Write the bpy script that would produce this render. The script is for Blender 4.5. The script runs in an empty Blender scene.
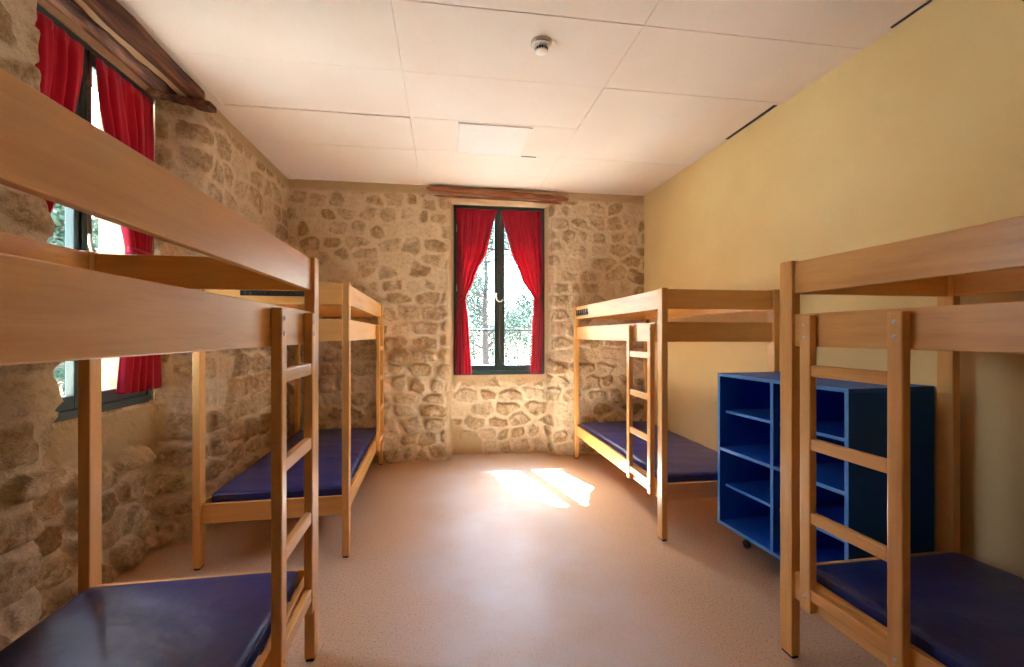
import bpy, bmesh, math, random
import numpy as np
from mathutils import Vector, Matrix
C = bpy.context.scene
COL = C.collection
PI = math.pi
random.seed(7)

# ------------------------------------------------------------------ helpers
def srgb(r, g, b, a=1.0):
    f = lambda c: (c/255/12.92) if c/255 <= .04045 else ((c/255+.055)/1.055)**2.4
    return (f(r), f(g), f(b), a)

def link(o, parent=None):
    COL.objects.link(o)
    if parent is not None:
        o.parent = parent
    return o

def obj(name, bm, mat, parent=None, smooth=False):
    me = bpy.data.meshes.new(name)
    bmesh.ops.recalc_face_normals(bm, faces=bm.faces[:])
    bm.to_mesh(me); bm.free()
    if smooth:
        for p in me.polygons: p.use_smooth = True
    me.materials.append(mat)
    return link(bpy.data.objects.new(name, me), parent)

def empty(name, loc=(0, 0, 0), rz=0.0):
    o = bpy.data.objects.new(name, None)
    o.empty_display_size = .1
    o.location = loc; o.rotation_euler = (0, 0, rz)
    return link(o)

def tag(o, label, cat, group=None):
    o['label'] = label; o['category'] = cat
    if group: o['group'] = group
    return o

def struct(o):
    o['kind'] = 'structure'
    return o

def box(bm, x0, x1, y0, y1, z0, z1, bev=0.0, seg=2):
    r = bmesh.ops.create_cube(bm, size=1)
    vs = r['verts']
    for v in vs:
        v.co = Vector((x0+(v.co.x+.5)*(x1-x0), y0+(v.co.y+.5)*(y1-y0), z0+(v.co.z+.5)*(z1-z0)))
    if bev > 0:
        es = list({e for v in vs for e in v.link_edges})
        bmesh.ops.bevel(bm, geom=es, offset=bev, segments=seg, affect='EDGES', profile=.5)
    return bm

def bx(*a, **k):
    return box(bmesh.new(), *a, **k)

def lathe(bm, prof, n=32, center=(0, 0, 0), axis='Z'):
    rings = []
    for r, h in prof:
        ring = []
        for i in range(n):
            t = 2*PI*i/n
            p = (r*math.cos(t), r*math.sin(t), h)
            if axis == 'X': p = (h, r*math.cos(t), r*math.sin(t))
            if axis == 'Y': p = (r*math.cos(t), h, r*math.sin(t))
            ring.append(bm.verts.new((p[0]+center[0], p[1]+center[1], p[2]+center[2])))
        rings.append(ring)
    for a, b in zip(rings, rings[1:]):
        for i in range(n):
            bm.faces.new((a[i], a[(i+1) % n], b[(i+1) % n], b[i]))
    if prof[0][0] > 1e-6: bm.faces.new(rings[0])
    if prof[-1][0] > 1e-6: bm.faces.new(rings[-1][::-1])
    return bm

def tube(bm, pts, rad, n=10):
    pts = [Vector(p) for p in pts]
    rings = []
    for i, p in enumerate(pts):
        d = (pts[min(i+1, len(pts)-1)]-pts[max(i-1, 0)]).normalized()
        up = Vector((0, 0, 1)) if abs(d.z) < .9 else Vector((1, 0, 0))
        a = d.cross(up).normalized(); b = d.cross(a).normalized()
        r = rad[i] if isinstance(rad, (list, tuple)) else rad
        rings.append([bm.verts.new(p+a*r*math.cos(2*PI*k/n)+b*r*math.sin(2*PI*k/n)) for k in range(n)])
    for A, B in zip(rings, rings[1:]):
        for i in range(n):
            bm.faces.new((A[i], A[(i+1) % n], B[(i+1) % n], B[i]))
    bm.faces.new(rings[0]); bm.faces.new(rings[-1][::-1])
    return bm

# ------------------------------------------------------------------ materials
def newmat(name):
    m = bpy.data.materials.new(name); m.use_nodes = True
    nt = m.node_tree
    return m, nt, nt.nodes['Principled BSDF'], nt.nodes['Material Output']

def N(nt, kind, **kw):
    n = nt.nodes.new(kind)
    for k, v in kw.items(): setattr(n, k, v)
    return n

def mixcol(nt, a, b, fac, blend='MIX'):
    m = N(nt, 'ShaderNodeMix', data_type='RGBA', blend_type=blend)
    for i, s in ((0, fac), (6, a), (7, b)):
        if hasattr(s, 'is_linked') or hasattr(s, 'links'):
            nt.links.new(s, m.inputs[i])
        else:
            m.inputs[i].default_value = s
    return m.outputs[2]

def noise(nt, scale, detail=4, vec=None, rough=.55):
    n = N(nt, 'ShaderNodeTexNoise')
    n.inputs['Scale'].default_value = scale
    n.inputs['Detail'].default_value = detail
    n.inputs['Roughness'].default_value = rough
    if vec is not None: nt.links.new(vec, n.inputs['Vector'])
    return n.outputs['Fac']

def ramp(nt, fac, stops):
    r = N(nt, 'ShaderNodeValToRGB')
    el = r.color_ramp.elements
    while len(el) < len(stops): el.new(.5)
    for e, (p, c) in zip(el, stops):
        e.position = p; e.color = c
    nt.links.new(fac, r.inputs['Fac'])
    return r.outputs['Color']

def bump(nt, height, dist, strength=1.0):
    b = N(nt, 'ShaderNodeBump')
    b.inputs['Distance'].default_value = dist
    b.inputs['Strength'].default_value = strength
    nt.links.new(height, b.inputs['Height'])
    return b.outputs['Normal']

def gray(v): return (v, v, v, 1)

def simple(name, col, rough=.5, var=.08, scale=30, metal=0, spec=.5, bmp=0):
    m, nt, p, out = newmat(name)
    tc = N(nt, 'ShaderNodeTexCoord').outputs['Object']
    n = noise(nt, scale, 4, tc)
    c = mixcol(nt, col, tuple(x*(1-var) for x in col[:3])+(1,), n)
    nt.links.new(c, p.inputs['Base Color'])
    p.inputs['Roughness'].default_value = rough
    p.inputs['Metallic'].default_value = metal
    p.inputs['Specular IOR Level'].default_value = spec
    if bmp: nt.links.new(bump(nt, n, bmp), p.inputs['Normal'])
    return m

def wood_mat(name, axis, light, dark, rough=.42):
    m, nt, p, out = newmat(name)
    tc = N(nt, 'ShaderNodeTexCoord').outputs['Object']
    oi = N(nt, 'ShaderNodeObjectInfo').outputs['Random']
    add = N(nt, 'ShaderNodeVectorMath', operation='MULTIPLY_ADD')
    nt.links.new(tc, add.inputs[0])
    add.inputs[1].default_value = (1, 1, 1)
    cx = N(nt, 'ShaderNodeCombineXYZ')
    mu = N(nt, 'ShaderNodeMath', operation='MULTIPLY'); mu.inputs[1].default_value = 17.0
    nt.links.new(oi, mu.inputs[0])
    for i in range(3): nt.links.new(mu.outputs[0], cx.inputs[i])
    nt.links.new(cx.outputs[0], add.inputs[2])
    def st(along, across):
        mp = N(nt, 'ShaderNodeVectorMath', operation='MULTIPLY')
        s = [across]*3; s['XYZ'.index(axis)] = along
        mp.inputs[1].default_value = s
        nt.links.new(add.outputs[0], mp.inputs[0])
        return mp.outputs[0]
    n1 = noise(nt, 1, 5, st(1.1, 13), .6)
    n2 = noise(nt, 1, 3, st(9, 190), .6)
    n3 = noise(nt, 1, 2, st(.5, 2.5))
    c = ramp(nt, n1, [(.30, dark), (.5, mixlin(light, dark, .35)), (.72, light)])
    c = mixcol(nt, c, mixlin(dark, (0.1, .03, .01, 1), .25), ramp(nt, n2, [(.50, gray(0)), (.78, gray(.3))]))
    c = mixcol(nt, c, mixlin(light, (1, .8, .6, 1), .1), ramp(nt, n3, [(.45, gray(0)), (.75, gray(.5))]))
    nt.links.new(c, p.inputs['Base Color'])
    p.inputs['Roughness'].default_value = rough
    p.inputs['Specular IOR Level'].default_value = .45
    p.inputs['Coat Weight'].default_value = .4
    p.inputs['Coat Roughness'].default_value = .24
    nt.links.new(bump(nt, n2, .0006), p.inputs['Normal'])
    return m

def mixlin(a, b, t): return tuple(a[i]*(1-t)+b[i]*t for i in range(3))+(1,)

BL, BD = srgb(230, 176, 98), srgb(202, 140, 64)
WX = wood_mat('beech_x', 'X', BL, BD)
WY = wood_mat('beech_y', 'Y', BL, BD)
WZ = wood_mat('beech_z', 'Z', BL, BD)

def vinyl_mat():
    m, nt, p, out = newmat('navy_vinyl')
    tc = N(nt, 'ShaderNodeTexCoord').outputs['Object']
    n = noise(nt, 3, 5, tc)
    n2 = noise(nt, 420, 2, tc)
    c = mixcol(nt, srgb(30, 38, 96), srgb(38, 48, 110), n)
    nt.links.new(c, p.inputs['Base Color'])
    p.inputs['Roughness'].default_value = .33
    p.inputs['Specular IOR Level'].default_value = .55
    mp = N(nt, 'ShaderNodeMath', operation='ADD')
    nt.links.new(n2, mp.inputs[0]); mp.inputs[1].default_value = 0
    b1 = N(nt, 'ShaderNodeBump'); b1.inputs['Distance'].default_value = .0006
    nt.links.new(n2, b1.inputs['Height'])
    b2 = N(nt, 'ShaderNodeBump'); b2.inputs['Distance'].default_value = .008
    nt.links.new(noise(nt, 5, 3, tc), b2.inputs['Height'])
    nt.links.new(b1.outputs[0], b2.inputs['Normal'])
    nt.links.new(b2.outputs[0], p.inputs['Normal'])
    return m
VINYL = vinyl_mat()

def masonry_mat():
    m, nt, p, out = newmat('limestone_rubble')
    tc = N(nt, 'ShaderNodeTexCoord').outputs['Object']
    at = N(nt, 'ShaderNodeAttribute', attribute_name='masonry')
    sep = N(nt, 'ShaderNodeSeparateColor')
    nt.links.new(at.outputs['Color'], sep.inputs[0])
    mask, tone, pl = sep.outputs[0], sep.outputs[1], sep.outputs[2]
    stone = ramp(nt, tone, [(0, srgb(178, 146, 104)), (.3, srgb(204, 174, 130)), (.6, srgb(218, 192, 150)), (.8, srgb(198, 170, 134)), (1, srgb(226, 202, 162))])
    nA = noise(nt, 9, 8, tc, .72)
    nB = noise(nt, 45, 6, tc, .7)
    nC = noise(nt, 2.2, 4, tc)
    stone = mixcol(nt, stone, srgb(150, 116, 80), ramp(nt, nA, [(.48, gray(0)), (.66, gray(.5))]))
    stone = mixcol(nt, stone, srgb(128, 96, 64), ramp(nt, nB, [(.55, gray(0)), (.70, gray(.6))]))
    nD = noise(nt, 120, 4, tc, .75)
    nE = noise(nt, 22, 7, tc, .75)
    stone = mixcol(nt, stone, srgb(96, 70, 46), ramp(nt, nD, [(.56, gray(0)), (.66, gray(.6))]))
    stone = mixcol(nt, stone, srgb(120, 88, 56), ramp(nt, nE, [(.50, gray(0)), (.60, gray(.45))]))
    stone = mixcol(nt, stone, srgb(236, 214, 178), ramp(nt, nE, [(.36, gray(.6)), (.46, gray(0))]))
    mortar = mixcol(nt, srgb(240, 222, 190), srgb(228, 206, 170), nC)
    mortar = mixcol(nt, mortar, srgb(180, 150, 110), ramp(nt, nB, [(.52, gray(0)), (.75, gray(.6))]))
    mortar = mixcol(nt, mortar, srgb(188, 156, 116), ramp(nt, nD, [(.56, gray(0)), (.68, gray(.5))]))
    mortar = mixcol(nt, mortar, srgb(200, 170, 128), ramp(nt, nE, [(.52, gray(0)), (.62, gray(.5))]))
    # mortar smeared over the stones
    sm = N(nt, 'ShaderNodeMath', operation='MULTIPLY')
    nt.links.new(mask, sm.inputs[0])
    nt.links.new(ramp(nt, noise(nt, 6, 6, tc, .65), [(.34, gray(.2)), (.50, gray(1))]), sm.inputs[1])
    c = mixcol(nt, mortar, stone, sm.outputs[0])
    c = mixcol(nt, c, mixcol(nt, srgb(214, 188, 146), srgb(196, 168, 126), nC), pl)
    nt.links.new(c, p.inputs['Base Color'])
    p.inputs['Roughness'].default_value = .92
    p.inputs['Specular IOR Level'].default_value = .15
    b1 = N(nt, 'ShaderNodeBump'); b1.inputs['Distance'].default_value = .012
    nt.links.new(nE, b1.inputs['Height'])
    b2 = N(nt, 'ShaderNodeBump'); b2.inputs['Distance'].default_value = .038
    nt.links.new(nA, b2.inputs['Height']); nt.links.new(b1.outputs[0], b2.inputs['Normal'])
    nt.links.new(b2.outputs[0], p.inputs['Normal'])
    return m
STONE = masonry_mat()

def floor_mat():
    m, nt, p, out = newmat('speckled_linoleum')
    tc = N(nt, 'ShaderNodeTexCoord').outputs['Object']
    base = mixcol(nt, srgb(214, 182, 148), srgb(200, 166, 132), noise(nt, 1.3, 4, tc))
    sp = noise(nt, 100, 3, tc, .7)
    base = mixcol(nt, base, srgb(140, 100, 72), ramp(nt, sp, [(.54, gray(0)), (.66, gray(.75))]))
    base = mixcol(nt, base, srgb(226, 196, 168), ramp(nt, sp, [(.30, gray(.5)), (.44, gray(0))]))
    # worn greyer walking area down the middle, with the window's pale reflection painted in
    pt = N(nt, 'ShaderNodeSeparateXYZ'); nt.links.new(tc, pt.inputs[0])
    mr = N(nt, 'ShaderNodeMapRange'); mr.interpolation_type = 'SMOOTHSTEP'
    ab = N(nt, 'ShaderNodeMath', operation='ABSOLUTE')
    sb = N(nt, 'ShaderNodeMath', operation='SUBTRACT'); sb.inputs[1].default_value = .45
    nt.links.new(pt.outputs[0], sb.inputs[0]); nt.links.new(sb.outputs[0], ab.inputs[0])
    nt.links.new(ab.outputs[0], mr.inputs[0])
    mr.inputs[1].default_value = .25; mr.inputs[2].default_value = .95
    mr.inputs[3].default_value = .8; mr.inputs[4].default_value = 0
    mm = N(nt, 'ShaderNodeMath', operation='MULTIPLY')
    nt.links.new(mr.outputs[0], mm.inputs[0])
    nt.links.new(ramp(nt, noise(nt, 2.4, 5, tc), [(.3, gray(.4)), (.65, gray(1))]), mm.inputs[1])
    base = mixcol(nt, base, srgb(212, 208, 210), mm.outputs[0])
    nt.links.new(base, p.inputs['Base Color'])
    rr = ramp(nt, noise(nt, 3, 5, tc), [(.3, gray(.36)), (.7, gray(.5))])
    nt.links.new(rr, p.inputs['Roughness'])
    p.inputs['Specular IOR Level'].default_value = .32
    nt.links.new(bump(nt, noise(nt, 60, 3, tc), .0012), p.inputs['Normal'])
    return m
FLOOR = floor_mat()

def paint_mat(name, a, b, rough=.7, sc=1.5):
    m, nt, p, out = newmat(name)
    tc = N(nt, 'ShaderNodeTexCoord').outputs['Object']
    c = mixcol(nt, a, b, ramp(nt, noise(nt, sc, 5, tc), [(.35, gray(0)), (.65, gray(1))]))
    nt.links.new(c, p.inputs['Base Color'])
    p.inputs['Roughness'].default_value = rough
    p.inputs['Specular IOR Level'].default_value = .3
    nt.links.new(bump(nt, noise(nt, 90, 3, tc), .0008), p.inputs['Normal'])
    return m
YELLOW = paint_mat('yellow_paint', srgb(232, 210, 152), srgb(226, 202, 142), .6)
CEIL = paint_mat('ceiling_board_paint', srgb(236, 226, 216), srgb(230, 216, 202), .8, .8)
PLASTER = paint_mat('beige_plaster', srgb(212, 186, 146), srgb(194, 166, 124), .9, 4)
WHITE = simple('white_plastic', srgb(232, 228, 218), .4, .04)
DIFF = simple('diffuser_plastic', srgb(240, 236, 232), .8, .02, spec=.15)
DARKSLOT = simple('dark_plastic', srgb(35, 32, 30), .6)
GREEN = simple('dark_green_paint', srgb(44, 70, 68), .38, .25, 8, spec=.5, bmp=.001)
RUST = simple('rusty_metal', srgb(110, 78, 56), .5, .3, 40, metal=.6)
STEEL = simple('brushed_steel', srgb(200, 198, 194), .3, .1, 40, metal=.9)
BLUE = simple('blue_laminate', srgb(20, 92, 190), .5, .08, 12, spec=.3)
BLUEEDGE = simple('blue_edge_band', srgb(70, 140, 212), .4, .1, 20)
BLACK = simple('black_rubber', srgb(24, 26, 32), .45)
GREY = simple('grey_plastic', srgb(206, 200, 184), .5)
DOORP = simple('door_paint', srgb(176, 150, 110), .5)
EXT = simple('render_wall', srgb(176, 138, 112), .9, .15, 3)

def old_wood(name, axis):
    m, nt, p, out = newmat(name)
    tc = N(nt, 'ShaderNodeTexCoord').outputs['Object']
    mp = N(nt, 'ShaderNodeVectorMath', operation='MULTIPLY')
    s = [28]*3; s['XYZ'.index(axis)] = 2.2
    mp.inputs[1].default_value = s
    nt.links.new(tc, mp.inputs[0])
    n = noise(nt, 1, 6, mp.outputs[0], .65)
    c = ramp(nt, n, [(.32, srgb(52, 30, 20)), (.5, srgb(98, 60, 38)), (.7, srgb(150, 100, 66))]) if axis == 'Y' else ramp(nt, n, [(.3, srgb(84, 46, 28)), (.5, srgb(140, 84, 52)), (.72, srgb(180, 122, 80))])
    nt.links.new(c, p.inputs['Base Color'])
    p.inputs['Roughness'].default_value = .8
    nt.links.new(bump(nt, n, .012 if axis == 'Y' else .003), p.inputs['Normal'])
    return m
OLDX, OLDY = old_wood('old_timber_x', 'X'), old_wood('old_timber_y', 'Y')

def curtain_mat():
    m, nt, p, out = newmat('red_cotton')
    tc = N(nt, 'ShaderNodeTexCoord').outputs['Object']
    c = mixcol(nt, srgb(176, 38, 62), srgb(160, 28, 52), noise(nt, 10, 3, tc))
    nt.links.new(c, p.inputs['Base Color'])
    p.inputs['Roughness'].default_value = .85
    p.inputs['Specular IOR Level'].default_value = .2
    p.inputs['Sheen Weight'].default_value = .2
    tr = N(nt, 'ShaderNodeBsdfTranslucent'); nt.links.new(c, tr.inputs['Color'])
    mx = N(nt, 'ShaderNodeMixShader'); mx.inputs[0].default_value = .28
    nt.links.new(p.outputs[0], mx.inputs[1]); nt.links.new(tr.outputs[0], mx.inputs[2])
    nt.links.new(mx.outputs[0], out.inputs['Surface'])
    nt.links.new(bump(nt, noise(nt, 500, 2, tc), .0004), p.inputs['Normal'])
    return m
RED = curtain_mat()

def glass_mat():
    m, nt, p, out = newmat('window_glass')
    t = N(nt, 'ShaderNodeBsdfTransparent'); t.inputs[0].default_value = (.96, .98, .98, 1)
    g = N(nt, 'ShaderNodeBsdfGlossy'); g.inputs['Roughness'].default_value = .02
    lw = N(nt, 'ShaderNodeLayerWeight'); lw.inputs['Blend'].default_value = .5
    pw = N(nt, 'ShaderNodeMath', operation='POWER'); pw.inputs[1].default_value = 4
    nt.links.new(lw.outputs['Facing'], pw.inputs[0])
    ma = N(nt, 'ShaderNodeMath', operation='MULTIPLY_ADD'); ma.inputs[1].default_value = .5; ma.inputs[2].default_value = .03
    nt.links.new(pw.outputs[0], ma.inputs[0])
    mx = N(nt, 'ShaderNodeMixShader')
    nt.links.new(ma.outputs[0], mx.inputs[0]); nt.links.new(t.outputs[0], mx.inputs[1]); nt.links.new(g.outputs[0], mx.inputs[2])
    nt.links.new(mx.outputs[0], out.inputs['Surface'])
    return m
GLASS = glass_mat()

def leaf_mat(name, a, b):
    m, nt, p, out = newmat(name)
    tc = N(nt, 'ShaderNodeTexCoord').outputs['Object']
    c = mixcol(nt, a, b, noise(nt, 2.5, 4, tc))
    nt.links.new(c, p.inputs['Base Color']); p.inputs['Roughness'].default_value = .8; p.inputs['Specular IOR Level'].default_value = .05
    tr = N(nt, 'ShaderNodeBsdfTranslucent'); nt.links.new(c, tr.inputs['Color'])
    mx = N(nt, 'ShaderNodeMixShader'); mx.inputs[0].default_value = .12
    nt.links.new(p.outputs[0], mx.inputs[1]); nt.links.new(tr.outputs[0], mx.inputs[2])
    nt.links.new(mx.outputs[0], out.inputs['Surface'])
    return m
LEAF = leaf_mat('leaves', srgb(36, 52, 44), srgb(56, 74, 62))
BARK = simple('bark', srgb(60, 52, 48), .95, .4, 14, bmp=.02)
GRAVEL = simple('pale_gravel', srgb(176, 172, 164), .9, .3, 4, bmp=.03)

# ------------------------------------------------------------------ masonry generator
def hsh(ix, iy, k):
    v = np.sin(ix*127.1+iy*311.7+k*74.7)*43758.5453
    return v-np.floor(v)

def vnoise(x, y, k):
    ix, iy = np.floor(x), np.floor(y); fx, fy = x-ix, y-iy
    fx = fx*fx*(3-2*fx); fy = fy*fy*(3-2*fy)
    a, b = hsh(ix, iy, k), hsh(ix+1, iy, k)
    c, d = hsh(ix, iy+1, k), hsh(ix+1, iy+1, k)
    return (a*(1-fx)+b*fx)*(1-fy)+(c*(1-fx)+d*fx)*fy

def fbm(x, y, k, o=4):
    s = 0; a = .5
    for i in range(o):
        s = s+a*vnoise(x*2**i, y*2**i, k+i*13); a *= .5
    return s/(1-.5**o)

def sstep(a, b, x):
    t = np.clip((x-a)/(b-a), 0, 1); return t*t*(3-2*t)

def stones(s, z, seed, cw, ch):
    """jittered-course rubble: returns distance to joint (m-ish) and a random number per stone"""
    ws = s+(.055*(fbm(s*6, z*6, seed+3)-.5))*2
    wz = z+(.045*(fbm(s*5+9, z*5, seed+5)-.5))*2
    gy = wz/ch
    F1 = np.full(s.shape, 9.); F2 = F1.copy(); idr = np.zeros(s.shape); idh = np.zeros(s.shape)
    gx0 = ws/cw
    for dj in (-2, -1, 0, 1, 2):
        cy = np.floor(gy)+dj
        off = hsh(cy, 0*cy, seed+1)*7.3
        wfac = .75+.6*hsh(cy, 0*cy+3, seed+2)
        gx = gx0/wfac+off
        for di in (-2, -1, 0, 1, 2):
            cx = np.floor(gx)+di
            px = cx+.5+.62*(hsh(cx, cy, seed+7)-.5)
            py = cy+.5+.45*(hsh(cx, cy, seed+8)-.5)
            dx = np.abs(gx-px)*cw*wfac; dy = np.abs(gy-py)*ch*1.5
            d = (dx**3.4+dy**3.4)**(1/3.4)
            m = d < F1
            F2 = np.where(m, F1, np.minimum(F2, d))
            idr = np.where(m, hsh(cx, cy, seed+11), idr)
            idh = np.where(m, hsh(cx, cy, seed+17), idh)
            F1 = np.where(m, d, F1)
    return F2-F1, F1, idr, idh

def masonry_wall(name, path, z0, z1, hole, outer, seed, cw=.25, ch=.155, step=.0125, flip=1, plaster=None, relief=1.0, round_=5, bulges=()):
    # resample the plan path
    P = [np.array(p, float) for p in path]
    pts = []
    for a, b in zip(P, P[1:]):
        n = max(1, int(np.linalg.norm(b-a)/step))
        for i in range(n): pts.append(a+(b-a)*i/n)
    pts.append(P[-1]); pts = np.array(pts)
    sm = pts.copy()
    for _ in range(round_):
        sm[1:-1] = (sm[:-2]+sm[1:-1]*2+sm[2:])/4
    d = np.gradient(sm, axis=0)
    ss = np.concatenate([[0], np.cumsum(np.linalg.norm(np.diff(sm, axis=0), axis=1))])
    nrm = np.stack([-d[:, 1], d[:, 0]], 1)*flip
    nrm /= np.linalg.norm(nrm, axis=1)[:, None]
    nz = int((z1-z0)/step)+1
    zz = np.linspace(z0, z1, nz)
    S, Z = np.meshgrid(ss, zz, indexing='ij')
    X0 = np.repeat(sm[:, :1], nz, 1); Y0 = np.repeat(sm[:, 1:], nz, 1)
    e, f1, rid, rh = stones(S, Z, seed, cw, ch)
    low = sstep(1.9, .9, Z)
    cover = sstep(.12, .22, hsh(np.floor(rid*997), 0*rid, 9))
    thr = .022+.03*hsh(np.floor(rid*999), 0*rid, 3)+.018*(fbm(S*22, Z*22, seed+30)-.5)
    mask = sstep(thr, thr+.03, e)*(.25+.75*cover)
    hgt = .45+.9*rh
    fine = fbm(S*17, Z*17, seed+40, 4)-.5
    disp = relief*(mask*(.012+.020*low)*hgt + .020*fine*(.45+.75*mask)*(.8+1.0*low) + .035*(fbm(S*1.7, Z*1.9, seed+50, 3)-.5))
    # ledges where a stone sits proud of the one below
    disp = disp+relief*low*.016*(fbm(S*4, Z*9, seed+60, 3)-.5)
    for (bxx, byy, bz, br, bh) in bulges:
        rr = np.sqrt((X0-bxx)**2+(Y0-byy)**2+((Z-bz)*.9)**2)/br
        disp = disp+bh*sstep(1.0, .35, rr)
    pl = sstep(z1-.12, z1-.07, Z+.03*(fbm(S*6, Z*6, seed+70)-.5))
    if plaster is not None:
        pl = np.maximum(pl, plaster(X0, Y0, Z, fbm(S*7, Z*7, seed+80)-.5))
    hx = np.maximum(np.maximum(hole[0]-X0, X0-hole[1]), 0); hy = np.maximum(np.maximum(hole[2]-Y0, Y0-hole[3]), 0)
    hz = np.maximum(np.maximum(hole[4]-Z, Z-hole[5]), 0)
    near = sstep(.10, .02, np.sqrt(hx**2+hy**2+hz**2))*((Y0 > 5.27) | (X0 < -1.865))
    disp = disp*(1-.85*pl)+.004*pl
    disp = disp*(1-near)+(.004-0*disp)*near
    mask = mask*(1-pl)
    X = X0+nrm[:, :1]*disp; Y = Y0+nrm[:, 1:]*disp
    V = np.stack([X, Y, Z], -1).reshape(-1, 3)
    ns = len(ss)
    ii, jj = np.meshgrid(np.arange(ns-1), np.arange(nz-1), indexing='ij')
    a = (ii*nz+jj).ravel(); F = np.stack([a, a+nz, a+nz+1, a+1], 1)
    if flip < 0: F = F[:, ::-1]
    base = np.stack([X0, Y0, Z], -1).reshape(-1, 3)
    cen = base[F].mean(1)
    keep = ~((cen[:, 0] > hole[0]) & (cen[:, 0] < hole[1]) & (cen[:, 1] > hole[2]) & (cen[:, 1] < hole[3]) & (cen[:, 2] > hole[4]) & (cen[:, 2] < hole[5]))
    F = F[keep].tolist()
    V = V.tolist()
    colr = np.stack([mask, rid, pl, np.ones_like(mask)], -1).reshape(-1, 4)
    # outer shell and deep outside reveal as plain quads
    for q in outer:
        k = len(V); V += [list(p) for p in q]; F.append([k, k+1, k+2, k+3])
        colr = np.concatenate([colr, np.tile([1, .15, 0, 1], (4, 1))])
    me = bpy.data.meshes.new(name)
    me.from_pydata(V, [], F); me.update()
    at = me.color_attributes.new('masonry', 'FLOAT_COLOR', 'POINT')
    at.data.foreach_set('color', colr.astype(np.float32).ravel())
    me.materials.append(STONE)
    me.polygons.foreach_set('use_smooth', [True]*len(me.polygons))
    return struct(link(bpy.data.objects.new(name, me)))

CZ = 3.06
# ---- room geometry numbers
WB = dict(x0=.09, x1=1.19, y=5.30)           # back window: along X
WL = dict(y0=2.16, y1=3.26, x=-1.90)         # left window: along Y
WZ0, WZ1 = .93, 2.93

def tunnel_back(x0, x1, y0, y1, z0, z1, X0, X1, Z0, Z1):
    t = [[(x0, y0, z0), (x0, y1, z0), (x0, y1, z1), (x0, y0, z1)],
         [(x1, y0, z0), (x1, y1, z0), (x1, y1, z1), (x1, y0, z1)],
         [(x0, y0, z0), (x1, y0, z0), (x1, y1, z0), (x0, y1, z0)],
         [(x0, y0, z1), (x1, y0, z1), (x1, y1, z1), (x0, y1, z1)]]
    t += [[(X0, y1, Z0), (x0, y1, Z0), (x0, y1, Z1), (X0, y1, Z1)],
          [(x1, y1, Z0), (X1, y1, Z0), (X1, y1, Z1), (x1, y1, Z1)],
          [(x0, y1, Z0), (x1, y1, Z0), (x1, y1, z0), (x0, y1, z0)],
          [(x0, y1, z1), (x1, y1, z1), (x1, y1, Z1), (x0, y1, Z1)]]
    return t
ob = tunnel_back(.10, 1.18, 5.285, 5.60, WZ0+.01, WZ1-.01, -2.2, 2.8, -.2, 3.2)
ol = [[(-p[1], p[0], p[2]) for p in q] for q in
      tunnel_back(WL['y0']+.01, WL['y1']-.01, 1.885, 2.20, WZ0+.05, WZ1+.03, -2.0, 5.6, -.2, 3.2)]

def plaster_back(X, Y, Z, n):
    # smooth patched corner low in the niche, and smoother render right under the window
    a = sstep(.03, -.02, (X+n*.15)-(.42-.15*Z)) * sstep(.42, .34, Z+.55*(X-.1)+n*.2) * sstep(5.2, 5.26, Y)
    b = sstep(.80, .86, Z+n*.1)*sstep(5.2, 5.26, Y)
    c = sstep(.0, .035, X)*sstep(.115, .085, X)*sstep(5.3, 5.2, Y)*.8
    return np.maximum(np.maximum(a, b), c*sstep(-.2, .2, n+.15))
def plaster_left(X, Y, Z, n):
    b = sstep(.62, .82, Z+n*.35)*sstep(.96, .94, Z)*sstep(-1.80, -1.84, X)
    return b

masonry_wall('wall_back', [(-1.80, 5.08), (.045, 5.08), (.075, 5.30), (1.20, 5.30), (1.265, 5.09), (2.50, 5.08)], 0, CZ,
             (.10, 1.18, 5.2, 5.5, WZ0+.005, WZ1-.005), ob, 11, flip=-1, plaster=plaster_back)
masonry_wall('wall_left', [(-1.67, -1.70), (-1.66, 1.2), (-1.66, 2.14), (-1.895, 2.20), (-1.895, 3.245), (-1.87, 3.262), (-1.66, 3.37), (-1.65, 5.16)], 0, CZ,
             (-2.2, -1.8, WL['y0']+.01, WL['y1']-.01, WZ0+.045, WZ1+.035), ol, 47, cw=.29, ch=.18, flip=-1, plaster=plaster_left, relief=1.25, round_=10, bulges=[(-1.66, 2.10, 1.20, .20, .045), (-1.66, 2.02, .86, .16, .03), (-1.66, 2.12, 1.75, .22, .03), (-1.66, 3.42, 2.72, .2, .03), (-1.66, 2.12, 1.0, .2, .008)])

# right wall: painted plaster, very slightly out of square
bm = bmesh.new()
xs = lambda y: 2.345+(5.08-y)*.022
v = [bm.verts.new(p) for p in [(xs(-1.7), -1.7, 0), (xs(5.3), 5.3, 0), (xs(5.3), 5.3, CZ+.1), (xs(-1.7), -1.7, CZ+.1),
                               (xs(-1.7)+.2, -1.7, 0), (xs(5.3)+.2, 5.3, 0), (xs(5.3)+.2, 5.3, CZ+.1), (xs(-1.7)+.2, -1.7, CZ+.1)]]
for f in ((0, 1, 2, 3), (4, 7, 6, 5), (0, 4, 5, 1), (3, 2, 6, 7), (0, 3, 7, 4), (1, 5, 6, 2)): bm.faces.new([v[i] for i in f])
struct(obj('wall_right', bm, YELLOW))
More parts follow.
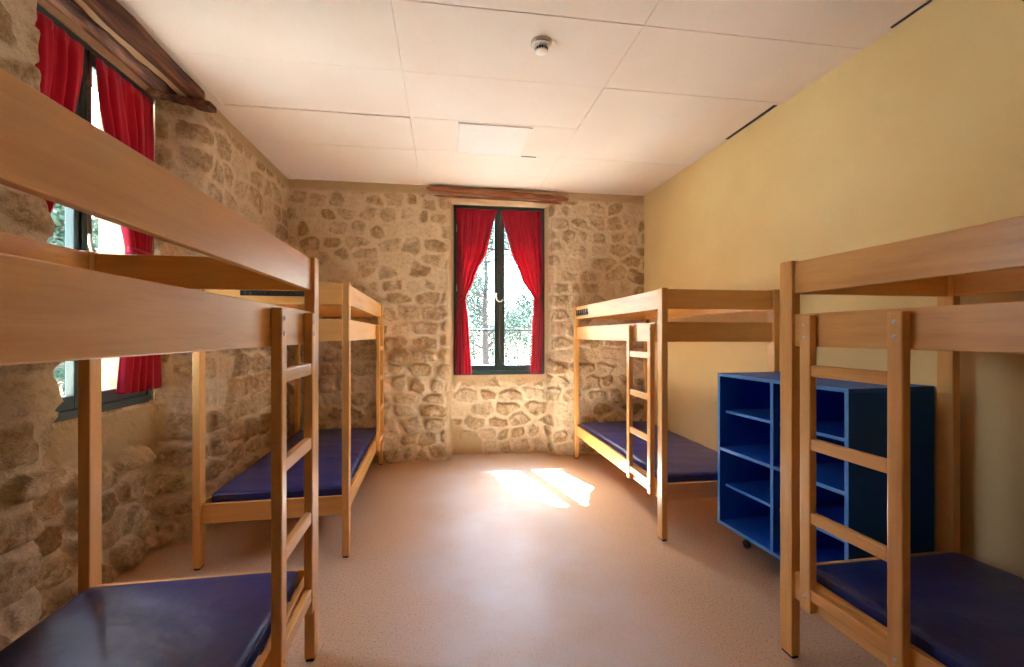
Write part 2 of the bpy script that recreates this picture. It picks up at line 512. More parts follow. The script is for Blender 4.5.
# wall behind the camera, with the room door
struct(obj('wall_rear', bx(-2.0, 2.9, -1.85, -1.65, -.05, CZ+.1), YELLOW))
d = struct(empty('door_1', (1.0, -1.65, 0)))
obj('door_leaf', bx(-.42, .42, 0, .035, .005, 2.04, bev=.004), DOORP, d)
for a, b, c_, e_ in ((-.49, -.42, 0, 2.11), (.42, .49, 0, 2.11), (-.42, .42, 2.04, 2.11)):
    obj('door_frame', bx(a, b, 0, .05, c_, e_, bev=.003), DOORP, d)
bm = tube(bmesh.new(), [(.34, .03, 1.0), (.34, .08, 1.0), (.33, .09, 1.0), (.23, .09, 1.0)], .009)
obj('door_handle', bm, STEEL, d, True)

struct(obj('floor', bx(-2.1, 2.8, -1.8, 5.6, -.15, 0), FLOOR))

# ceiling of painted boards with open joints
bm = bmesh.new()
xsb = [-1.90, -1.575, -.265, 1.055, 2.75]
ysb = [-1.78, -.76, -.15, .46, 1.07, 1.68, 2.285, 2.90, 3.505, 4.10, 4.70, 5.55]
rng = random.Random(4)
for i in range(len(xsb)-1):
    for j in range(len(ysb)-1):
        g = .0008
        dz = rng.uniform(-.0018, .0018)
        if i == 1 and ysb[j] > 3.4 and ysb[j] < 4.6: dz -= .010
        if i == 0: dz = -.004
        tl = rng.uniform(-.0015, .0015)
        x0, x1, y0, y1 = xsb[i]+g, xsb[i+1]-g, ysb[j]+g, ysb[j+1]-g
        if i == 0: y0, y1 = ysb[j]+.0002, ysb[j+1]-.0002
        box(bm, x0, x1, y0, y1, CZ+dz, CZ+.02, bev=.0016, seg=1)
        if i == 3 and ysb[j] in (3.505, 2.90):     # boards that fall short of the wall
            pass
box(bm, -2.1, 2.8, -1.8, 5.6, CZ+.018, CZ+.10)
struct(obj('ceiling', bm, CEIL))
# dark slits where a joint has opened at the right wall and beside the square panel
for k, (x0, x1, y0, y1) in enumerate([(2.345, 2.372, 2.93, 3.50), (2.375, 2.39, 1.90, 2.10), (.70, .84, 4.112, 4.124)]):
    s_ = struct(obj('trim_%d' % (k+1), bx(x0, x1, y0, y1, CZ-.004, CZ+.001), DARKSLOT))

# ------------------------------------------------------------------ lintels
def plank(bm, p0, p1, w, h, seed, axis=0, n=30, rough=.008, taper=0.0):
    """rough-sawn timber between two points; w across, h high"""
    r = random.Random(seed)
    ph = [r.uniform(0, 6) for _ in range(8)]
    rings = []
    for i in range(n+1):
        t = i/n
        c = Vector(p0).lerp(Vector(p1), t)
        k = rough*(math.sin(t*9+ph[0])+.6*math.sin(t*23+ph[1])+.4*math.sin(t*51+ph[2]))
        k2 = rough*(math.sin(t*7+ph[3])+.6*math.sin(t*19+ph[4])+.4*math.sin(t*47+ph[5]))
        e = min(1, min(t, 1-t)/.04) if taper else 1
        ww, hh = (w/2+k)*(1-taper*(1-e)), (h/2+k2)*(1-taper*(1-e))
        sh = []
        for a, b in ((-1, -.75), (-.8, -1), (.8, -1), (1, -.75), (1, .75), (.8, 1), (-.8, 1), (-1, .75)):
            if axis == 0: sh.append(bm.verts.new(c+Vector((0, a*ww, b*hh))))
            else: sh.append(bm.verts.new(c+Vector((a*ww, 0, b*hh))))
        rings.append(sh)
    for A, B in zip(rings, rings[1:]):
        for i in range(8): bm.faces.new((A[i], A[(i+1) % 8], B[(i+1) % 8], B[i]))
    bm.faces.new(rings[0]); bm.faces.new(rings[-1][::-1])
    return bm
o = obj('wooden_lintel', plank(bmesh.new(), (-.20, 5.045, 3.020), (1.41, 5.055, 2.968), .07, .050, 3, rough=.004, taper=.6), OLDX)
tag(o, 'thin reddish-brown wooden lintel plank above the far window', 'lintel')
bm = bmesh.new()
box(bm, .03, 1.30, 5.07, 5.32, 2.925, CZ)
o = obj('window_head', bm, PLASTER); o.name = 'trim_4'; struct(o)
o = obj('wooden_lintel', plank(bmesh.new(), (-.13, 5.085, 2.950), (1.34, 5.085, 2.925), .05, .018, 5, rough=.003, taper=.5), OLDX)
tag(o, 'narrow dark wooden batten directly under the long lintel plank of the far window', 'lintel')
# left window: two old beams with plaster between
bm = bmesh.new()
box(bm, -1.99, -1.63, 2.02, 3.38, 3.010, CZ)
box(bm, -2.18, -1.885, 2.02, 3.38, 2.968, CZ)
o = obj('window_head', bm, PLASTER); o.name = 'trim_5'; struct(o)
for (xx, w_, h_, y0, y1, sd, lab) in ((-1.655, .10, .062, .9, 3.315, 21, 'old dark brown beam above the left window, the one nearest the room'),
                                      (-1.825, .11, .05, 2.0, 3.30, 22, 'old brown beam above the left window, set back against its frame')):
    o = obj('wooden_beam', plank(bmesh.new(), (xx, y0, 3.018), (xx, y1, 3.018), w_, h_, sd, axis=1, rough=.006), OLDY)
    tag(o, lab, 'beam')
o = obj('wooden_block', plank(bmesh.new(), (-1.90, 3.245, 2.962), (-1.565, 3.335, 2.952), .11, .040, 25, rough=.003), OLDY)
tag(o, 'short dark wooden block bearing the beam end beside the left window', 'beam')

# ------------------------------------------------------------------ windows
def make_window(name, loc, rz):
    w = struct(empty(name, loc, rz))
    W = 1.10
    bm = bmesh.new()
    fr = .042
    box(bm, 0, fr, -.005, .07, WZ0, WZ1, bev=.003)
    box(bm, W-fr, W, -.005, .07, WZ0, WZ1, bev=.003)
    box(bm, fr, W-fr, -.005, .07, WZ1-fr, WZ1, bev=.003)
    box(bm, fr, W-fr, -.012, .07, WZ0, WZ0+.045, bev=.003)
    box(bm, -.05, .002, .016, .07, WZ0-.04, WZ1+.03)
    box(bm, W-.002, W+.05, .016, .07, WZ0-.04, WZ1+.03)
    box(bm, 0, W, .016, .07, WZ1-.002, WZ1+.03)
    box(bm, 0, W, .016, .07, WZ0-.04, WZ0+.002)
    obj('window_frame', bm, GREEN, w)
    for k in range(2):
        x0, x1 = (fr+.001, W/2-.001) if k == 0 else (W/2+.001, W-fr-.001)
        z0, z1 = WZ0+.047, WZ1-fr-.002
        st = .060
        bm = bmesh.new()
        box(bm, x0, x0+st, .006, .05, z0, z1, bev=.004)
        box(bm, x1-st, x1, .006, .05, z0, z1, bev=.004)
        box(bm, x0+st, x1-st, .006, .05, z1-st, z1, bev=.004)
        box(bm, x0+st, x1-st, .006, .05, z0, z0+.068, bev=.004)
        s = obj('sash', bm, GREEN, w)
        for zb in (1.46, 2.42):
            obj('glazing_bar', bx(x0+st-.004, x1-st+.004, .014, .042, zb-.011, zb+.011, bev=.003), GREEN, s)
        zs = [z0+.068, 1.46, 2.42, z1-st]
        for a, b in zip(zs, zs[1:]):
            obj('pane', bx(x0+st-.003, x1-st+.003, .026, .030, a+.003, b-.003), GLASS, s)
        for zh in (1.20, 1.95, 2.65):
            xh = fr+.004 if k == 0 else W-fr-.004
            obj('hinge', tube(bmesh.new(), [(xh, -.008, zh-.04), (xh, -.008, zh+.04)], .006), STEEL, s, True)
    obj('centre_strip', bx(W/2-.024, W/2+.024, -.010, .006, WZ0+.05, WZ1-fr-.004, bev=.004), GREEN, w)
    bolt = obj('locking_rod', tube(bmesh.new(), [(W/2, -.018, WZ0+.05), (W/2, -.018, WZ1-fr-.01)], .0055), RUST, w, True)
    for z in (1.05, 1.5, 2.1, 2.7):
        obj('rod_bracket', bx(W/2-.013, W/2+.013, -.028, -.009, z-.012, z+.012, bev=.003), RUST, bolt)
    hz = 1.80
    pts = [(W/2-.045+.0, -.055, hz+.09), (W/2-.045, -.055, hz+.04), (W/2-.032, -.055, hz+.008), (W/2-.012, -.052, hz-.006), (W/2+.015, -.045, hz-.002), (W/2+.03, -.03, hz+.02)]
    h = obj('handle', tube(bmesh.new(), pts, [.008, .009, .008, .008, .008, .006]), WHITE, w, True)
    obj('handle_plate', bx(W/2-.014, W/2+.014, -.045, -.020, hz-.10, hz+.02, bev=.006), RUST, h)
    return w
make_window('window_1', (WB['x0'], WB['y'], 0), 0)
make_window('window_2', (WL['x'], WL['y0'], .04), PI/2)

def lerp_prof(prof, z):
    for (z1, a1), (z0, a0) in zip(prof, prof[1:]):
        if z >= z0:
            t = (z-z0)/(z1-z0); t = max(0, min(1, t)); t = t*t*(3-2*t)*.4+t*.6
            return a0+(a1-a0)*t
    return prof[-1][1]

def make_curtain(win, W, inner, zb, mirror, seed, label, outer=.036, tz=1.82, yoff=-.034, flare=0.0):
    r = random.Random(seed)
    NU, NZ = 90, 130
    zt = 2.872+(.03 if win.location.z > .01 else 0)
    bm = bmesh.new(); grid = []
    ph = r.uniform(0, 6); ph2 = r.uniform(0, 6)
    for j in range(NZ+1):
        z = zt-(zt-zb)*j/NZ
        a1 = lerp_prof(inner, z)
        a0 = outer + .010*math.sin(z*3+ph) - flare*max(0, min(1, (tz-z)/.7))
        # narrow at the tie
        wdt = a1-a0
        close = math.exp(-((z-tz)/.13)**2)
        a0 = a0+.02*close
        row = []
        for i in range(NU+1):
            t = i/NU
            nf = 5.0
            u = t+.018*math.sin(t*9+z*2.2+ph2)
            dens = min(1.0, .50/max(wdt, .08))
            amp = .010+.010*min(1.6, dens)*(1-.45*close)
            if z > zt-.25: amp *= .45+.55*(zt-z)/.25
            y = amp*math.sin(2*PI*nf*u+ph+.5*math.sin(z*2.6+t*4))+.35*amp*math.sin(2*PI*nf*2.3*u+ph2+z*1.1)
            if j < 4: y *= .6
            y += -.008*math.sin(PI*t)*(1 if z < tz else .6)
            x = a0+(a1-a0)*t+.004*math.cos(2*PI*nf*u+ph)
            zz = z+(.006*math.sin(2*PI*nf*u) if j == NZ else 0)
            if z < tz: y -= .012*math.sin(min(1, (tz-z)/.5)*PI/2)
            X = (W-x) if mirror else x
            row.append(bm.verts.new((X, yoff+y, zz)))
        grid.append(row)
    for A, B in zip(grid, grid[1:]):
        for i in range(NU): bm.faces.new((A[i], A[i+1], B[i+1], B[i]))
    o = obj('curtain', bm, RED, None, True)
    o.location = (win.location.x, win.location.y, 0); o.rotation_euler = win.rotation_euler
    md = o.modifiers.new('thickness', 'SOLIDIFY'); md.thickness = .0015
    tag(o, label, 'curtain', 'red curtains at the windows')
    # tie band
    a1 = lerp_prof(inner, tz)
    bm = bmesh.new(); n = 28; rr = []
    for k in range(n):
        t = 2*PI*k/n
        x = (outer+.02+a1)/2+((a1-outer-.02)/2+.006)*math.cos(t); y = yoff-.004+.036*math.sin(t)
        if abs(math.sin(t)) > .0: y = max(y, yoff-.040)
        X = (W-x) if mirror else x
        rr.append([bm.verts.new((X, y, tz-.014+.012*math.cos(t))), bm.verts.new((X, y, tz+.014+.012*math.cos(t)))])
    for k in range(n):
        A, B = rr[k], rr[(k+1) % n]
        bm.faces.new((A[0], B[0], B[1], A[1]))
    t_ = obj('tie_band', bm, RED, o, True)
    m2 = t_.modifiers.new('thickness', 'SOLIDIFY'); m2.thickness = .002
    return o
w1, w2 = bpy.data.objects['window_1'], bpy.data.objects['window_2']
profA = [(2.90, .535), (2.78, .485), (2.41, .404), (2.06, .25), (1.83, .148), (1.48, .185), (.96, .215)]
profB = [(2.90, .525), (2.78, .515), (2.41, .42), (2.06, .285), (1.83, .140), (1.48, .165), (.96, .185)]
make_curtain(w1, 1.10, profA, .945, False, 1, 'red curtain tied back on the left side of the far window')
make_curtain(w1, 1.10, profB, .948, True, 2, 'red curtain tied back on the right side of the far window', outer=.036)
profC = [(2.92, .525), (2.78, .50), (2.41, .42), (2.2, .35), (1.91, .27), (1.48, .31), (.96, .37)]
profD = [(2.92, .50), (2.78, .49), (2.41, .42), (2.06, .32), (1.90, .26), (1.48, .27), (.96, .28)]
make_curtain(w2, 1.10, profC, 1.06, True, 3, 'red curtain on the left wall window, its side nearer the far wall', tz=1.9, outer=.045, yoff=-.036, flare=.035)
make_curtain(w2, 1.10, profD, 1.06, False, 4, 'red curtain on the left wall window, its side nearer the camera', tz=1.9, yoff=-.036)

# ------------------------------------------------------------------ bunk beds
L_, W_ = 2.12, .885
def bolt_bm(x, y, z, s):
    return lathe(bmesh.new(), [(.0075, 0), (.0075, s*.002), (.0045, s*.0035), (.0001, s*.0035)], 12, (x, y, z), 'X')

def make_bed(label, cx, cy, rz, side, ladder_far, hook=None):
    """side=+1: the aisle is on local +X; local +Y points to the far wall"""
    b = empty('bunk_bed', (cx, cy, 0), rz)
    tag(b, label, 'bunk bed', 'beech bunk beds')
    px, py = .042, .068
    hw, hl = W_/2, L_/2
    ZT = 1.735
    for sx in (-1, 1):
        for sy in (-1, 1):
            x0 = sx*hw-(px if sx > 0 else 0); y0 = sy*hl-(py if sy > 0 else 0)
            p = obj('post', bx(x0, x0+px, y0, y0+py, .012, ZT, bev=.004), WZ, b)
            obj('foot_pad', bx(x0+.004, x0+px-.004, y0+.004, y0+py-.004, 0, .0125, bev=.003), BLACK, p)
    t = .024
    yi = hl-py
    for sx in (-1, 1):
        xo = sx*(hw-.014); xi = xo-sx*t
        xa, xb = min(xo, xi), max(xo, xi)
        obj('guard_board', bx(xa, xb, -yi, yi, 1.592, 1.728, bev=.003), WY, b)
        obj('side_board', bx(xa, xb, -yi, yi, 1.362, 1.501, bev=.003), WY, b)
        obj('bed_rail', bx(xa, xb, -yi, yi, .268, .385, bev=.003), WY, b)
    xi = hw-px
    for sy in (-1, 1):
        yo = sy*(hl-.020); ya, yb = min(yo, yo-sy*t), max(yo, yo-sy*t)
        obj('end_guard_board', bx(-xi, xi, ya, yb, 1.592, 1.728, bev=.003), WX, b)
        obj('end_board', bx(-xi, xi, ya, yb, 1.362, 1.501, bev=.003), WX, b)
        obj('end_rail', bx(-xi, xi, ya, yb, .268, .385, bev=.003), WX, b)
        for sx in (-1, 1):
            for zz in (1.66, 1.43, .33):
                o_ = obj('bolt', lathe(bmesh.new(), [(.006, 0), (.006, sy*.002), (.0001, sy*.003)], 12, (sx*(hw-px/2), sy*hl, zz), 'Y'), STEEL, b)
    # slatted bases
    for z in (.335, 1.394):
        bm = bmesh.new()
        for sx in (-1, 1):
            xa = sx*(hw-.039); xb = xa-sx*.025
            box(bm, min(xa, xb), max(xa, xb), -yi+.002, yi-.002, z-.03, z)
        n = 13
        for k in range(n):
            y = -yi+.09+(2*yi-.18)*k/(n-1)
            box(bm, -hw+.040, hw-.040, y-.035, y+.035, z, z+.016, bev=.002, seg=1)
        obj('slat_base', bm, WX, b)
    # ladder on the aisle side
    lad = obj('ladder', bmesh.new(), WZ, b) if False else None
    sx = side
    fo = hw-.014+.001
    f1 = fo+.034
    X0, X1 = (fo, f1) if sx > 0 else (-f1, -fo)
    lw = .42
    ytop = yi-.075+.01
    ys = (ytop-lw, ytop) if ladder_far else (-ytop, -ytop+lw)
    # the ladder part itself is its two stiles' lower cross rail, with stiles, rungs and bolts under it
    lad = obj('ladder', bx(X0+.003, X1-.003, ys[0]+.052, ys[1]-.052, .325, .375, bev=.004), WY, b)
    for k, y0 in enumerate((ys[0], ys[1]-.052)):
        obj('stile', bx(X0, X1, y0, y0+.052, .270, 1.490, bev=.005), WZ, lad)
        xf = X1 if sx > 0 else X0
        for zz in (1.455, 1.405, .33):
            obj('bolt', bolt_bm(xf, y0+.026, zz, sx), STEEL, lad)
    for zr in (.64, .94, 1.24):
        obj('rung', bx(X0+.003, X1-.003, ys[0]+.052, ys[1]-.052, zr, zr+.047, bev=.006), WY, lad)
    if hook == 'end':      # black ribbed strip on the near end guard
        bm = bmesh.new()
        y = -(hl-.020)
        box(bm, -.19, .19, y-.006, y-.0005, 1.640, 1.672, bev=.002)
        for k in range(14):
            x = -.18+.36*k/13
            box(bm, x-.006, x+.006, y-.012, y-.006, 1.642, 1.678, bev=.002, seg=1)
        o_ = obj('ribbed_strip', bm, BLACK, b); o_['label'] = 'black ribbed plastic strip'
    if hook == 'side':     # same strip at the far end of the aisle guard board
        bm = bmesh.new()
        x = sx*(hw-.014)
        xa, xb = sorted((x+sx*.0005, x+sx*.006))
        box(bm, xa, xb, yi-.42, yi-.02, 1.625, 1.655, bev=.002)
        for k in range(6):
            y = yi-.395+.35*k/5
            xc, xd = sorted((x+sx*.005, x+sx*.014))
            bmx = box(bm, xc, xd, y-.012, y+.012, 1.628, 1.690, bev=.003, seg=1)
        o_ = obj('ribbed_strip', bm, BLACK, b); o_['label'] = 'black ribbed plastic strip'
    return b

def make_mattress(label, cx, cy, rz, seed, L=1.93, W=.775, H=.078, zb=.351):
    r = random.Random(seed)
    bm = bmesh.new()
    box(bm, -W/2, W/2, -L/2, L/2, 0, H)
    bmesh.ops.subdivide_edges(bm, edges=bm.edges[:], cuts=1)
    bmesh.ops.bevel(bm, geom=[e for e in bm.edges if e.calc_face_angle(0) > .5], offset=.022, segments=4, affect='EDGES', profile=.5)
    for ax, n, ln in (('X', 14, W), ('Y', 34, L)):
        for k in range(1, n):
            p = -ln/2+ln*k/n
            co = (p, 0, 0) if ax == 'X' else (0, p, 0); no = (1, 0, 0) if ax == 'X' else (0, 1, 0)
            bmesh.ops.bisect_plane(bm, geom=bm.verts[:]+bm.edges[:]+bm.faces[:], plane_co=co, plane_no=no)
    ph = [r.uniform(0, 6) for _ in range(6)]
    for v_ in bm.verts:
        if v_.co.z > H*.6:
            x, y = v_.co.x/(W/2), v_.co.y/(L/2)
            v_.co.z += -.010+.016*(1-abs(x)**4)*(1-abs(y)**6)+.0022*math.sin(x*5+ph[0]+y*3)*math.sin(y*17+ph[1])+.0015*math.sin(y*31+x*4+ph[2])
    o = obj('mattress', bm, VINYL, None, True)
    o.location = (cx, cy, zb); o.rotation_euler = (0, 0, rz)
    # welted seams round the top and bottom edges
    for z in (.016, H-.020):
        bs = bmesh.new(); pts = []
        rr = .03
        for (sx, sy, a0) in ((1, 1, 0), (-1, 1, 90), (-1, -1, 180), (1, -1, 270)):
            for k in range(5):
                a = math.radians(a0+k*22.5)
                pts.append(Vector((sx*(W/2-rr)+rr*math.cos(a), sy*(L/2-rr)+rr*math.sin(a), z)))
        pts.append(pts[0])
        tube(bs, pts, .003, 6)
        obj('piping', bs, VINYL, o, True)
    tag(o, label, 'mattress', 'navy vinyl mattresses on the lower bunks')
    return o

R1 = math.radians(1.9)
beds = [
    ('beech bunk bed nearest the camera on the left, in front of the left wall window', -.974, 1.03, math.radians(1.2), 1, True, None),
    ('beech bunk bed in the far left corner against the stone walls', -1.074, 3.99, R1, 1, True, 'end'),
    ('beech bunk bed in the far right corner, standing beyond the blue cubby shelf', 1.896, 3.925, 0.0, -1, False, 'side'),
    ('beech bunk bed nearest the camera on the right, in front of the blue cubby shelf', 1.938, .757, math.radians(1.0), -1, True, None),
]
mats = ['navy blue mattress on the lower bunk of the near left bed, largest in view',
        'navy blue mattress on the lower bunk in the far left corner',
        'navy blue mattress on the lower bunk in the far right corner beyond the blue shelf',
        'dark navy mattress on the shaded lower bunk of the near right bed']
for (lab, cx, cy, rz, sd, lf, hk), ml, k in zip(beds, mats, range(4)):
    o = make_bed(lab, cx, cy, rz, sd, lf, hk)
    if sd < 0: o.scale.z = .9925
    make_mattress(ml, cx, cy, rz, 30+k)

# ------------------------------------------------------------------ blue cubby shelf
def make_cabinet():
    # front face looks to -X (local), length along local Y
    ang = math.radians(4.3)
    c = empty('cubby_shelf', (1.838, 2.315, 0), ang)
    tag(c, 'blue eight-cubby storage shelf on short legs against the yellow wall', 'shelf')
    Ln, D, z0, z1, t = .92, .525, .150, 1.147, .020
    hl = Ln/2
    def part(name, *a, m=BLUE, bev=.0015): return obj(name, bx(*a, bev=bev), m, c)
    def edge(par, *a): return obj('edge_band', bx(*a, bev=.0008), BLUEEDGE, par)
    e = .0025
    p = part('side_panel', e, D, hl-t, hl, z0, z1-t); edge(p, 0, e, hl-t, hl, z0, z1-t)
    p = part('side_panel', e, D, -hl, -hl+t, z0, z1-t); edge(p, 0, e, -hl, -hl+t, z0, z1-t)
    p = part('top_panel', e, D, -hl, hl, z1-t, z1); edge(p, 0, e, -hl, hl, z1-t, z1)
    p = part('bottom_panel', e, D, -hl+t, hl-t, z0, z0+t); edge(p, 0, e, -hl+t, hl-t, z0, z0+t)
    p = part('divider', e, D-.012, -t/2, t/2, z0+t, z1-t); edge(p, 0, e, -t/2, t/2, z0+t, z1-t)
    part('back_panel', D-.010, D-.002, -hl+t, hl-t, z0+t, z1-t)
    H = (z1-z0-t)
    zm = [z0+H*k/4 for k in range(1, 4)]
    for (ya, yb) in ((-hl+t, -t/2), (t/2, hl-t)):
        for k, z in enumerate(zm):
            rec = 0 if k == 1 else .045
            p = part('shelf_board', rec+e, D-.012, ya, yb, z, z+t*(1 if k == 1 else .85))
            edge(p, rec, rec+e, ya, yb, z, z+t*(1 if k == 1 else .85))
    for x in (.15, D-.08):
        for y in (-hl+.09, hl-.09):
            bm = lathe(bmesh.new(), [(.022, z0), (.022, z0-.012), (.012, z0-.016), (.012, .055)], 16, (x, y, 0))
            lg = obj('leg', bm, BLACK, c, True)
            obj('castor_wheel', lathe(bmesh.new(), [(.018, -.012), (.0275, -.010), (.0275, .010), (.018, .012)], 20, (x, y, .0275), 'X'), BLACK, lg, True)
    return c
make_cabinet()

# ------------------------------------------------------------------ ceiling fittings
sdv = empty('smoke_detector', (.54, 2.50, CZ))
tag(sdv, 'round white smoke detector on the ceiling', 'smoke detector')
obj('base', lathe(bmesh.new(), [(.060, 0), (.061, -.006), (.060, -.016), (.056, -.020)], 40), GREY, sdv, True)
obj('sensing_head', lathe(bmesh.new(), [(.054, -.018), (.053, -.028), (.047, -.035), (.041, -.036)], 40), WHITE, sdv, True)
obj('vent_ring', lathe(bmesh.new(), [(.034, -.034), (.034, -.052)], 32), DARKSLOT, sdv, True)
bm = bmesh.new()
for k in range(14):
    t = 2*PI*k/14
    q = bmesh.ops.create_cube(bm, size=1)['verts']
    M = Matrix.Rotation(t, 4, 'Z') @ Matrix.Translation((.036, 0, -.044)) @ Matrix.Diagonal((.006, .004, .016, 1))
    for v_ in q: v_.co = M @ v_.co
obj('vent_fins', bm, WHITE, sdv)
obj('cap', lathe(bmesh.new(), [(.036, -.051), (.036, -.054), (.028, -.058), (.0001, -.059)], 40), WHITE, sdv, True)

cl = empty('ceiling_light', (.40, 3.825, CZ))
tag(cl, 'square white light panel set in the ceiling boards, unlit', 'ceiling light')
bm = bmesh.new()
for a in ((-.295, .295, -.295, -.280), (-.295, .295, .280, .295), (-.295, -.280, -.280, .280), (.280, .295, -.280, .280)):
    box(bm, *a, -.014, -.002, bev=.002)
obj('frame', bm, WHITE, cl)
bm = bmesh.new()
n = 28
for k in range(n):
    x = -.28+.56*k/n
    box(bm, x+.0005, x+.56/n-.0005, -.28, .28, -.012, -.003, bev=.0015, seg=1)
obj('diffuser', bm, DIFF, cl)

# ------------------------------------------------------------------ outside
bm = bmesh.new(); box(bm, -30, 30, -12, 45, -1.2, -1.0)
g = struct(obj('ground', bm, GRAVEL))

def make_tree(label, x, y, h, cr, seed, nleaf=5000, lean=0.0, crown=.62):
    r = random.Random(seed)
    t = empty('tree', (x, y, -1.0))
    tag(t, label, 'tree', 'trees outside the windows')
    bm = bmesh.new()
    pts = [(lean*h*k/6+r.uniform(-.06, .06), r.uniform(-.06, .06), h*.85*k/6) for k in range(7)]
    tube(bm, pts, [.16*(1-k/7.5) for k in range(7)], 10)
    tips = []
    for k in range(22):
        f = r.uniform(.25, .95); i = min(5, int(f*6)); p = Vector(pts[i]).lerp(Vector(pts[i+1]), f*6-i)
        a = r.uniform(0, 2*PI); ln = cr*r.uniform(.5, 1.0)*(1.1-.5*f)
        e1 = p+Vector((math.cos(a)*ln*.5, math.sin(a)*ln*.5, ln*.25)); e2 = p+Vector((math.cos(a)*ln, math.sin(a)*ln, ln*.35+r.uniform(-.2, .3)))
        tube(bm, [p, e1, e2], [.045, .028, .008], 6)
        tips += [e1, e2, (e1+e2)/2]
        for q in range(3):
            b0 = e1.lerp(e2, r.uniform(0, .8)); b1 = b0+Vector((r.uniform(-.5, .5), r.uniform(-.5, .5), r.uniform(-.1, .5)))
            tube(bm, [b0, (b0+b1)/2, b1], [.014, .010, .004], 5); tips += [b1, b1]
    obj('trunk', bm, BARK, t, True)
    V = []; F = []
    for k in range(nleaf):
        c = r.choice(tips)+Vector((r.gauss(0, .24), r.gauss(0, .24), r.gauss(0, .22)))
        s = r.uniform(.035, .065)
        a = Vector((r.gauss(0, 1), r.gauss(0, 1), r.gauss(0, 1))).normalized(); b = a.orthogonal().normalized()
        n0 = len(V)
        V += [c-a*s, c+b*s*.5, c+a*s, c-b*s*.5]; F.append((n0, n0+1, n0+2, n0+3))
    me = bpy.data.meshes.new('foliage'); me.from_pydata([tuple(v) for v in V], [], F); me.materials.append(LEAF)
    link(bpy.data.objects.new('foliage', me), t)
    return t
rt = random.Random(12)
for lab, x, y, h, cr, n in (
        ('pale green leafy tree outside the far window, behind its left sash', -.9, 11.4, 6.4, 2.2, 16000),
        ('pale green leafy tree outside the far window, behind its right sash', 3.4, 11.8, 6.6, 2.2, 16000),
        ('tall tree standing farther off, between the two nearer trees outside the far window', 1.5, 17.0, 8.0, 2.8, 18000),
        ('green tree outside the left wall window, seen in its nearer sash', -6.9, 8.4, 6.0, 2.0, 16000)):
    make_tree(lab, x, y, h, cr, int(x*10)+50, n)
def bush(label, x, y, w_, d_, h_, seed, n):
    r = random.Random(seed)
    t = empty('hedge', (x, y, -1.0)); tag(t, label, 'hedge')
    bm = bmesh.new()
    for k in range(int(w_*3)):
        a = -w_/2+w_*(k+.5)/int(w_*3)
        p = Vector((a, r.uniform(-.1, .1), 0)); q = p+Vector((r.uniform(-.3, .3), r.uniform(-.2, .2), h_*.9))
        tube(bm, [p, (p+q)/2+Vector((r.uniform(-.15, .15), 0, 0)), q], [.035, .025, .008], 6)
    obj('stems', bm, BARK, t, True)
    V = []; F = []
    for k in range(n):
        a = r.uniform(-w_/2, w_/2)
        top = h_*(.80+.14*math.sin(a*2.1+seed)+.09*math.sin(a*5.3))
        c = Vector((a, r.gauss(0, d_*.3), r.uniform(.05, 1)**.8*top))
        s_ = r.uniform(.05, .09)
        u = Vector((r.gauss(0, 1), r.gauss(0, 1), r.gauss(0, 1))).normalized(); v = u.orthogonal().normalized()
        n0 = len(V); V += [c-u*s_, c+v*s_*.5, c+u*s_, c-v*s_*.5]; F.append((n0, n0+1, n0+2, n0+3))
    me = bpy.data.meshes.new('foliage'); me.from_pydata([tuple(v) for v in V], [], F); me.materials.append(LEAF)
    link(bpy.data.objects.new('foliage', me), t)
bush('tall loose hedge closing the garden beyond the far window', 1.6, 24.0, 15, 1.2, 5.0, 3, 26000)

# building across the yard, seen through the left window
bd = empty('building', (-8.6, 12.6, -1.0), math.radians(35))
tag(bd, 'pale peach building wall glimpsed through the left window', 'building')
obj('wall', bx(-2.6, 2.6, 0, 4.0, 0, 5.2, bev=.01), EXT, bd)
bm = bmesh.new()
vv = [bm.verts.new(p) for p in [(-2.9, -.3, 5.2), (2.9, -.3, 5.2), (2.9, 4.3, 5.2), (-2.9, 4.3, 5.2), (-2.9, 2, 6.2), (2.9, 2, 6.2)]]
for f in ((0, 1, 5, 4), (2, 3, 4, 5), (0, 4, 3), (1, 2, 5), (0, 3, 2, 1)): bm.faces.new([vv[i] for i in f])
obj('roof', bm, simple('roof_tile', srgb(170, 104, 74), .9), bd)

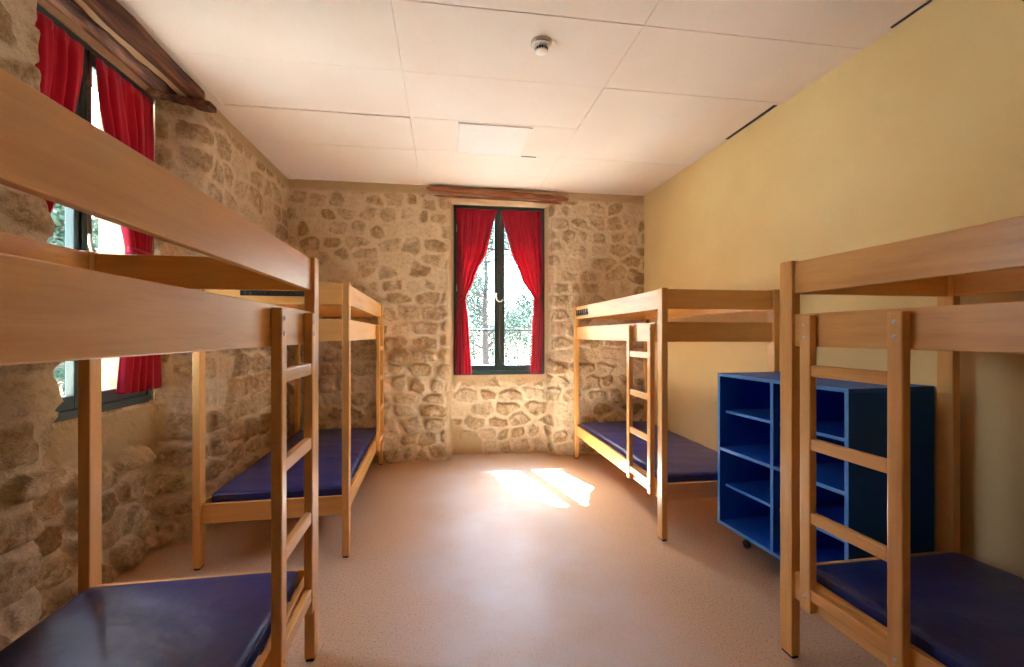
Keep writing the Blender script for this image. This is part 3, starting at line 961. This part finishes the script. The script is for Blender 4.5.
# ------------------------------------------------------------------ light
w = bpy.data.worlds.new('sky'); C.world = w; w.use_nodes = True
nt = w.node_tree; bg = nt.nodes['Background']
sky = nt.nodes.new('ShaderNodeTexSky'); sky.sky_type = 'NISHITA'
sky.sun_disc = False; sky.sun_elevation = math.radians(54); sky.air_density = 1.0; sky.dust_density = 2.0
hd = Vector((-.241, 1.0, 0)).normalized()            # towards the sun
sky.sun_rotation = math.atan2(hd.x, hd.y)
nt.links.new(sky.outputs[0], bg.inputs[0]); bg.inputs[1].default_value = .52
sl = bpy.data.lights.new('sun', 'SUN'); sl.energy = 31; sl.angle = math.radians(.6); sl.color = (.85, .94, 1.0)
so = link(bpy.data.objects.new('sun', sl)); so.location = (0, 8, 8)
sd = Vector((.241, -1.0, 0)).normalized()*math.cos(math.radians(54.5)); sd.z = -math.sin(math.radians(54.5))
so.rotation_euler = sd.to_track_quat('-Z', 'Y').to_euler()
for (loc, rot, nm) in (((.64, 5.62, 1.93), (-PI/2, 0, 0), 'sky_portal_far'), ((-2.24, 2.71, 1.93), (0, -PI/2, 0), 'sky_portal_left')):
    al = bpy.data.lights.new(nm, 'AREA'); al.shape = 'RECTANGLE'; al.size = 1.08; al.size_y = 1.98
    if nm.endswith('left'): al.size, al.size_y = 1.98, 1.08
    al.cycles.is_portal = True
    ao = link(bpy.data.objects.new(nm, al)); ao.location = loc; ao.rotation_euler = rot

# ------------------------------------------------------------------ camera
cd = bpy.data.cameras.new('camera'); cam = link(bpy.data.objects.new('camera', cd))
cd.sensor_width = 36; cd.lens = 450/1024*36; cd.shift_y = .0015; cd.clip_start = .02
cam.location = (0, 0, 1.4); cam.rotation_euler = (PI/2, 0, -math.radians(8.47))
C.camera = cam
C.view_settings.view_transform = 'Standard'; C.view_settings.look = 'None'
C.view_settings.gamma = 1; C.view_settings.use_curve_mapping = False
C.view_settings.exposure = 3.08
C.cycles.max_bounces = 12; C.cycles.diffuse_bounces = 8; C.cycles.transparent_max_bounces = 16
C.cycles.use_denoising = True
C.cycles.sample_clamp_indirect = 8
C.cycles.caustics_reflective = False
